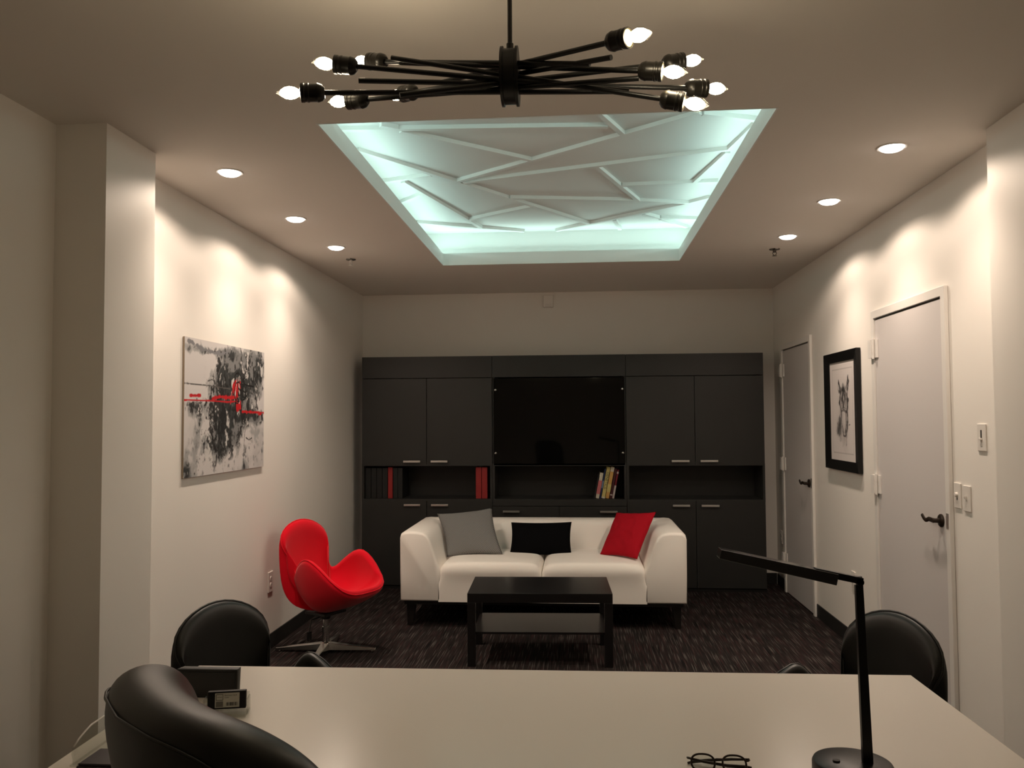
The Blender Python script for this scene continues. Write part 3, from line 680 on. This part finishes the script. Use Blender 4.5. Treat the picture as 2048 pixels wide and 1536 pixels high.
def swan_shell(arms_back):
    half = [(x, y+(ARM_BACK.get(i, 0) if arms_back else 0), z) for i, (x, y, z) in enumerate(HALF)]
    loop = half+[(-x, y, z) for x, y, z in half[1:-1]][::-1]
    rim = catmull(loop, 4); N = len(rim)
    def surf(R, t_, c0):
        hi = min(1, max(0, (R.z-.40)/.3)); p_ = 1.15+1.25*hi; q_ = 1.35+1.3*hi
        a = 1-(1-t_)**p_; return Vector((c0.x+(R.x-c0.x)*a, c0.y+(R.y-c0.y)*a, c0.z+(R.z-c0.z)*t_**q_))
    mb = MB(); vs = []; rings = []
    c_out, c_in = Vector((0, .035, .272)), Vector((0, .045, .372))
    ts = [.12, .25, .38, .5, .62, .72, .81, .89, .95, 1.0]
    for t_ in ts: rings.append([surf(R, t_, c_out) for R in rim])
    inner = []
    for R in rim:
        d = (Vector((0, .12, .60))-R)
        if R.z < .5: d = d*(R.z-.40)/.1+Vector((0, -.25, .6))*(1-(R.z-.40)/.1)
        inner.append(R+d.normalized()*.05)
    mid = []
    for R, I in zip(rim, inner):
        tg = (surf(R, 1, c_out)-surf(R, .93, c_out)).normalized(); mid.append((R+I)/2+tg*.022)
    rings.append(mid)
    for t_ in ts[::-1]: rings.append([surf(I, t_, c_in) for I in inner])
    for R in rings: vs += R
    vs += [c_out, c_in]; fs = []
    for i in range(len(rings)-1):
        for j in range(N): fs.append((i*N+j, i*N+(j+1) % N, (i+1)*N+(j+1) % N, (i+1)*N+j))
    for j in range(N):
        fs.append((len(vs)-2, (j+1) % N, j)); b0 = (len(rings)-1)*N; fs.append((len(vs)-1, b0+j, b0+(j+1) % N))
    mb.add(vs, fs); seam = [m_*.5+R*.5 for m_, R in zip(mid, rim)]
    return mb, seam
def swan(label, loc, rz, m, arms_back=True):
    """faces local +y"""
    t = thing('swivel_chair', label, 'chair', loc, rz)
    mb, seam = swan_shell(arms_back); sh = obj('seat_shell', mb, m, t, smooth='all', sub=1)
    obj('piping', MB().tube(seam[::2], .0045, 6, closed=True), m, sh, smooth='all')
    obj('mount_plate', MB().box(-.10, .10, -.11, .07, .252, .272).lathe([(.003, .215), (.03, .215), (.034, .252), (.003, .252)], 20, (0, -.02, 0)), M['black'], t, bevel=.004)
    obj('column', MB().lathe([(.004, .03), (.030, .03), (.030, .06), (.024, .065), (.024, .165), (.019, .167), (.019, .23), (.004, .231)], 24, (0, -.02, 0)), M['chrome'], t, smooth=True)
    obj('lever', MB().tube([(.03, -.03, .235), (.11, -.04, .225), (.125, -.04, .17), (.128, -.04, .15)], .005, 8).box(.112, .142, -.047, -.033, .095, .155), M['black'], t, bevel=.003)
    for k in range(4):
        a = k*math.pi/2+math.radians(30)
        l = MB(); d = Vector((math.cos(a), math.sin(a), 0)); n_ = Vector((-d.y, d.x, 0)); c0 = Vector((0, -.02, 0)); z = Vector((0, 0, 1))
        l.hexa([c0+d*.015-n_*.032+z*.014, c0+d*.335-n_*.016+z*.012, c0+d*.335+n_*.016+z*.012, c0+d*.015+n_*.032+z*.014,
                c0+d*.015-n_*.026+z*.062, c0+d*.335-n_*.012+z*.026, c0+d*.335+n_*.012+z*.026, c0+d*.015+n_*.026+z*.062])
        l.lathe([(.003, 0), (.014, 0), (.014, .012), (.003, .013)], 12, tuple(c0+d*.31))
        obj('leg', l, M['alu'], t, bevel=.004)
    return t
swan('red wool swivel egg-like lounge chair by the left wall', (-1.666, 5.44, 0), -math.pi/2-math.radians(28), M['red'], False)
swan('black leather swivel chair beyond the desk, against the left wall', (-1.126, 2.92, 0), -math.pi/2-math.radians(28), M['bleather'])
swan('black leather swivel chair beyond the desk, in front of the near door', (.866, 2.88, 0), math.pi/2+math.radians(28), M['bleather'])

# ------------------------------------------------------------------ desk
DA = math.radians(.9)
dk = thing('desk', 'large white laminate desk in the foreground', 'desk', (-.095, 1.62, 0), DA)
obj('desktop', MB().box(-1.108, 1.108, 0, 1.0, .712, .75), M['desk'], dk, bevel=.002)
for x in (-1.06, 1.02): obj('side_panel', MB().box(x, x+.04, .06, .92, 0, .712), M['desk'], dk, bevel=.002)
obj('modesty_panel', MB().box(-1.02, 1.02, .62, .64, .25, .712), M['desk'], dk, bevel=.002)

# things on the desk
t = thing('tabletop_frame', 'black upright panel with a raised rim at the far left desk corner', 'frame', (-1.052, 2.303, .75), math.radians(1))
bx_ = MB(); x0, x1, zt = -.090, .086, .0795
bx_.hexa([(x0, 0, 0), (x1, 0, 0), (x1, .006, 0), (x0, .006, 0), (x0, 0, zt), (x1, 0, zt), (x1, .006, zt), (x0, .006, zt)])
bx_.hexa([(x0, .006, 0), (x1, .006, 0), (x1-.002, .022, 0), (x0+.010, .022, 0), (x0, .006, zt), (x1, .006, zt), (x1+.002, .022, zt+.0025), (x0+.012, .022, zt+.0025)])
obj('body', bx_, M['bleather'], t, bevel=.002)
obj('front_panel', MB().box(x0+.007, x1-.007, -.002, .002, .006, zt-.007), M['black'], t, bevel=.001)

HA = math.radians(13)
t = thing('card_holder', 'clear acrylic card stand in front of the black box on the desk', 'card holder', (-.945, 2.185, .75), HA)
obj('base_plate', MB().box(-.055, .055, -.045, .03, 0, .004), M['acrylic'], t, bevel=.001)
obj('back_plate', MB().hexa([(-.055, .012, .004), (.055, .012, .004), (.055, .016, .004), (-.055, .016, .004), (-.055, .022, .048), (.055, .022, .048), (.055, .026, .048), (-.055, .026, .048)]), M['acrylic'], t)
for x in (-.058, .054): obj('side_post', MB().box(x, x+.004, -.018, .022, .0, .042), M['acrylic'], t, bevel=.0008)
obj('front_tab', MB().hexa([(-.026, -.045, .004), (-.012, -.045, .004), (-.012, -.041, .004), (-.026, -.041, .004), (-.026, -.050, .026), (-.012, -.050, .026), (-.012, -.046, .026), (-.026, -.046, .026)]), M['acrylic'], t)
t = thing('card_case', 'flat black case with a pale barcode label, propped in the acrylic stand', 'case', (-.945, 2.185, .75), HA)
cz0, cz1 = .0125, .0585
def cf(u, v, d=0.0): return (u, -.004+.10*(v-.0125)-d, v)        # front face leans back slightly
obj('case_body', MB().hexa([cf(-.050, cz0), cf(.050, cz0), (.050, .011, cz0), (-.050, .011, cz0), cf(-.050, cz1), cf(.050, cz1), (.050, .015, cz1), (-.050, .015, cz1)]), M['lampblack'], t, bevel=.0025)
lb = obj('label_sticker', MB().add([cf(-.030, .0175, .0006), cf(.033, .0175, .0006), cf(.033, .0545, .0006), cf(-.030, .0545, .0006)], [(0, 1, 2, 3)]), M['labelpaper'], t)
pm = MB()
for (u0, u1, v0, v1) in ((-.0275, -.009, .0505, .0518), (-.0275, -.009, .036, .0373), (-.0275, -.0263, .036, .0518), (-.0102, -.009, .036, .0518), (-.0245, -.012, .0436, .0444)):
    pm.add([cf(u0, v0, .0009), cf(u1, v0, .0009), cf(u1, v1, .0009), cf(u0, v1, .0009)], [(0, 1, 2, 3)])
u = -.001; rnd = random.Random(3)
while u < .028:
    wdt = rnd.choice((.0006, .0011, .0018)); pm.add([cf(u, .0215, .0009), cf(u+wdt, .0215, .0009), cf(u+wdt, .0305, .0009), cf(u, .0305, .0009)], [(0, 1, 2, 3)]); u += wdt+rnd.choice((.0006, .001, .0014))
text_mesh('Business Card', .0056, pm, lambda a, b: cf(-.0055+a, .0468+b, .0009)); text_mesh('Holder', .0042, pm, lambda a, b: cf(-.0055+a, .0415+b, .0009))
obj('label_print', pm, M['print'], lb)
obj('label_patch', MB().add([cf(-.0275, .0195, .0008), cf(-.009, .0195, .0008), cf(-.009, .0335, .0008), cf(-.0275, .0335, .0008)], [(0, 1, 2, 3)]), M['labelgrey'], lb)

t = thing('letter_tray', 'clear acrylic letter tray on the left edge of the desk', 'tray', (-1.145, 1.80, .75), DA)
obj('tray_floor', MB().box(0, .215, .01, .24, .008, .012), M['acrylic'], t)
sp = [(.02, .008), (.02, .02), (.015, .035), (.02, .048), (.04, .058), (.065, .066), (.09, .072), (.24, .074), (.24, .008)]
for x in (0, .210): obj('side_wall', MB().extrude(sp, 'x', x, x+.005), M['acrylic'], t, bevel=.001)
obj('rim', MB().tube([(.0025, y_, z_+.001) for y_, z_ in sp[3:8]], .0022, 6), M['plastic'], t, smooth='all')  # pale tube added to imitate the bright glint along the clear wall's edge
obj('back_wall', MB().box(0, .215, .235, .240, .008, .074), M['acrylic'], t)
for x in (.005, .195):
    for y in (.03, .21): obj('foot', MB().lathe([(.002, 0), (.007, 0), (.006, .008), (.002, .008)], 12, (x+.008, y, 0)), M['chrome'], t)
tag(obj('document_folder', MB().box(0, .175, 0, .09, 0, .006).box(.003, .172, .003, .09, .006, .011), M['folder'], loc=(-1.118, 1.79, .7625), bevel=.002), 'dark plum folder lying in the clear tray', 'folder')

# spectacles with folded temples
t = thing('eyeglasses', 'pair of dark framed eyeglasses lying folded on the desk', 'glasses', (.303, 1.905, .75), math.radians(-3))
def lens_loop(cx, y, n=28):
    out = []
    for k in range(n):
        a = 2*math.pi*k/n; ca, sa = math.cos(a), math.sin(a)
        x = .0255*abs(ca)**.8*(1 if ca > 0 else -1); z = .0140*abs(sa)**.8*(1 if sa > 0 else -1)
        out.append(Vector((cx+x, y+.012*z/.0140, .0168+z)))
    return out
fr = MB()
for cx in (-.034, .034): fr.tube(lens_loop(cx, 0), .0023, 6, closed=True)
fr.tube([(-.010, .003, .0225), (-.004, .001, .025), (.004, .001, .025), (.010, .003, .0225)], .0022, 6)
for sx in (-1, 1): fr.tube([(sx*.058, .005, .0215), (sx*.065, .006, .0225), (sx*.068, .010, .0225)], .002, 6)
obj('frame_front', fr, M['bronze'], t, smooth='all')
for cx in (-.034, .034):
    lp = lens_loop(cx, 0); obj('lens', MB().add(lp+[p+Vector((0, .0015, 0)) for p in lp], [tuple(range(28)), tuple(range(28, 56))[::-1]]), M['lensglass'], t)
obj('temple', MB().tube([(-.068, .010, .022), (-.03, .016, .012), (.02, .020, .0045), (.06, .022, .003), (.074, .020, .0022)], [.0025, .003, .0034, .0036, .0025], 6), M['bronze'], t, smooth='all')
obj('temple', MB().tube([(.068, .010, .024), (.03, .022, .018), (-.02, .027, .0115), (-.05, .030, .006), (-.066, .028, .0028)], [.0025, .003, .0034, .0036, .0025], 6), M['bronze'], t, smooth='all')

# desk lamp
t = thing('desk_lamp', 'slim black desk lamp with a bar head on the right of the desk', 'lamp', (.592, 1.905, .75), 0)
obj('lamp_base', MB().lathe([(.003, 0), (.083, 0), (.0845, .003), (.0845, .022), (.082, .027), (.077, .029), (.003, .0295)], 48, (0, 0, 0)), M['lampblack'], t, smooth=True, angle=30)
obj('switch', MB().lathe([(.001, 0), (.008, 0), (.0075, .003), (.001, .0035)], 16, (-.036, -.004, .0295)), M['slot'], t, smooth=True)
def bar(mb, a, b, w0, w1, d0, d1):
    a, b = Vector(a), Vector(b); d = (b-a).normalized(); sd = Vector((0, 1, 0)); sd = (sd-d*sd.dot(d)).normalized(); up = d.cross(sd)
    ps = []
    for p, ww, dd in ((a, w0, d0), (b, w1, d1)):
        ps += [p-up*ww/2-sd*dd/2, p+up*ww/2-sd*dd/2, p+up*ww/2+sd*dd/2, p-up*ww/2+sd*dd/2]
    return mb.hexa(ps)
obj('post', bar(MB(), (.030, -.005, .028), (.020, -.005, .413), .0215, .0165, .014, .012), M['lampblack'], t, bevel=.0012)
jn = MB().lathe([(.001, -.010), (.008, -.010), (.008, .010), (.001, .010)], 14, (.021, -.005, .420), (0, 1, 0)); bar(jn, (.021, -.005, .412), (.021, -.005, .432), .010, .010, .010, .010)
obj('joint', jn, M['lampblack'], t)
obj('neck', bar(MB(), (.027, -.005, .422), (-.075, -.005, .4430), .0145, .0145, .02, .02), M['lampblack'], t, bevel=.001)
hb = bar(MB(), (-.030, -.005, .4265), (-.282, -.005, .4810), .0245, .0205, .040, .040)
obj('lamp_head', hb, M['headblack'], t, bevel=.0015)

# office chair in the near left corner
t = thing('office_chair', 'black leather high-back office chair at the near left corner of the desk', 'chair', (-.279, 1.387, 0), math.radians(-45))
def backrest():
    nu, nv = 36, 18; mb = MB(); vs = []
    W, zb, zt_, T_ = .290, .50, 1.168, .060
    def out(a):   # rounded outline around the middle, superellipse
        ca, sa = math.cos(a), math.sin(a); e_ = .46
        x = W*(abs(ca)**e_)*(1 if ca > 0 else -1); z = (zb+zt_)/2+(zt_-zb)/2*(abs(sa)**e_)*(1 if sa > 0 else -1)
        return x, z
    N = 120; zc = (zb+zt_)/2; rings = []
    fr_ = [(0.0, 1), (.35, 1), (.62, .98), (.78, .93), (.87, .82), (.93, .68), (.97, .50), (.992, .26), (1.0, 0)]
    seq = [(r_, -h) for r_, h in fr_]+[(r_, h) for r_, h in fr_[::-1][1:]]
    for r_, h in seq[1:-1]:
        R = []
        for k in range(N):
            x, z = out(2*math.pi*k/N); x, z = x*r_, zc+(z-zc)*r_
            y = -.30-.10*(z-.5)+.10*(x/W)**2-.03-.02*max(0, (z-.98)/.18)**2
            R.append((x, y+T_*h*(1+.25*max(0, (z-.9)/.25)), z))
        rings.append(R)
    for R in rings: vs += R
    fs = [(i*N+j, i*N+(j+1) % N, (i+1)*N+(j+1) % N, (i+1)*N+j) for i in range(len(rings)-1) for j in range(N)]
    fs += [tuple(range(N)), tuple(range((len(rings)-1)*N, len(rings)*N))]
    mb.add(vs, fs); return mb, [p_+Vector((0, -.002, 0)) for p_ in map(Vector, rings[4])]
bk, seam = backrest(); bk = obj('backrest', bk, M['bleather'], t, smooth='all', sub=1)
obj('piping', MB().tube(seam[::2], .0022, 6, closed=True), M['bleather'], bk, smooth='all')
st = MB(); 
st.box(-.26, .26, -.22, .27, .43, .52); obj('seat', st, M['bleather'], t, bevel=.04, seg=4)
obj('back_bracket', MB().tube([(0, -.1, .42), (0, -.27, .42), (0, -.325, .5), (0, -.345, .7)], .025, 8, flat=(1.6, .6)), M['black'], t, smooth='all')
obj('gas_column', MB().lathe([(.004, .09), (.03, .09), (.03, .28), (.02, .285), (.02, .43), (.004, .43)], 20), M['chrome'], t, smooth=True)
bs = MB()
for k in range(5):
    a = 2*math.pi*k/5+.3; bs.tube([(0, 0, .11), (math.cos(a)*.15, math.sin(a)*.15, .095), (math.cos(a)*.30, math.sin(a)*.30, .07)], [.028, .022, .016], 8)
obj('star_base', bs, M['black'], t, smooth='all')
for k in range(5):
    a = 2*math.pi*k/5+.3; obj('caster', MB().lathe([(.004, -.022), (.027, -.022), (.029, -.01), (.029, .01), (.027, .022), (.004, .022)], 16, (math.cos(a)*.30, math.sin(a)*.30, .0295), (-math.sin(a), math.cos(a), 0)), M['black'], t, smooth=True)

# ------------------------------------------------------------------ chandelier
HB = Vector((-.152, 1.9, 2.331))
ch = thing('chandelier', 'black stick chandelier with ten glowing candle bulbs over the desk', 'chandelier', tuple(HB))
hub = MB().lathe([(.05, -.020), (.0675, -.020), (.0675, -.014), (.0625, -.013), (.0625, .013), (.0675, .014), (.0675, .020), (.05, .020)], 40, (0, 0, 0), (1, 0, 0))
obj('hub', hub, M['black'], ch, smooth=True, angle=30)
obj('down_rod', MB().lathe([(.001, .058), (.0085, .058), (.0085, .078), (.0055, .080), (.0055, Hc-HB.z-.001), (.001, Hc-HB.z-.001)], 14), M['black'], ch, smooth=True, angle=30)
obj('ceiling_canopy', MB().lathe([(.003, Hc-HB.z-.028), (.02, Hc-HB.z-.028), (.055, Hc-HB.z-.02), (.06, Hc-HB.z-.001), (.003, Hc-HB.z-.001)], 28), M['black'], ch, smooth=True)
RODS = [([-0.569, 1.82, 2.277], [0.105, 1.96, 2.31]), ([-0.508, 1.87, 2.357], [0.122, 1.89, 2.283]), ([-0.475, 2.02, 2.432], [0.032, 1.8, 2.311]), ([-0.506, 1.96, 2.314], [0.141, 1.84, 2.291]), ([-0.418, 2.12, 2.393], [0.077, 1.76, 2.306]),
        ([0.068, 1.74, 2.329], [-0.335, 2.02, 2.374]), ([0.141, 1.84, 2.308], [-0.424, 1.95, 2.397]), ([0.212, 2.0, 2.39], [-0.396, 1.82, 2.265]), ([0.189, 1.85, 2.247], [-0.44, 1.93, 2.401]), ([0.265, 2.0, 2.329], [-0.491, 1.82, 2.302])]
for A, B_ in RODS:
    A, B_ = Vector(A)-HB, Vector(B_)-HB; d = (A-B_).normalized()
    rod = obj('arm', MB().tube([B_, A+d*.004], .0060, 14), M['black'], ch, smooth=True, angle=40)
    sk = MB().lathe([(.003, 0), (.012, 0), (.0185, .006), (.021, .013), (.0215, .016), (.0205, .018), (.0205, .034), (.0215, .0355), (.0215, .039), (.0205, .040), (.0205, .044), (.0218, .046), (.0218, .053), (.019, .054), (.018, .050), (.003, .050)], 24, tuple(A), tuple(d))
    obj('socket', sk, M['socket'], rod, smooth=True, angle=30)
    bl = MB().lathe([(.003, .0505), (.0175, .0505), (.0175, .052), (.003, .0525)], 20, tuple(A), tuple(d), 2)
    S = A+d*.052
    gp = [(.0085, 0), (.0095, .003), (.0135, .010), (.0165, .018), (.0175, .025), (.0165, .033), (.0130, .042), (.0080, .050), (.0035, .0555), (.0008, .0575)]
    bl.lathe(gp, 20, tuple(S), tuple(d), 0)
    bl.lathe([(.001, .002), (.006, .004), (.0122, .014), (.0145, .025), (.0125, .036), (.007, .045), (.001, .049)], 12, tuple(S), tuple(d), 1)
    obj('bulb', bl, [M['bulbglass'], M['fil'], M['ivory']], rod, smooth=True, angle=50, label='clear candle bulb, lit')
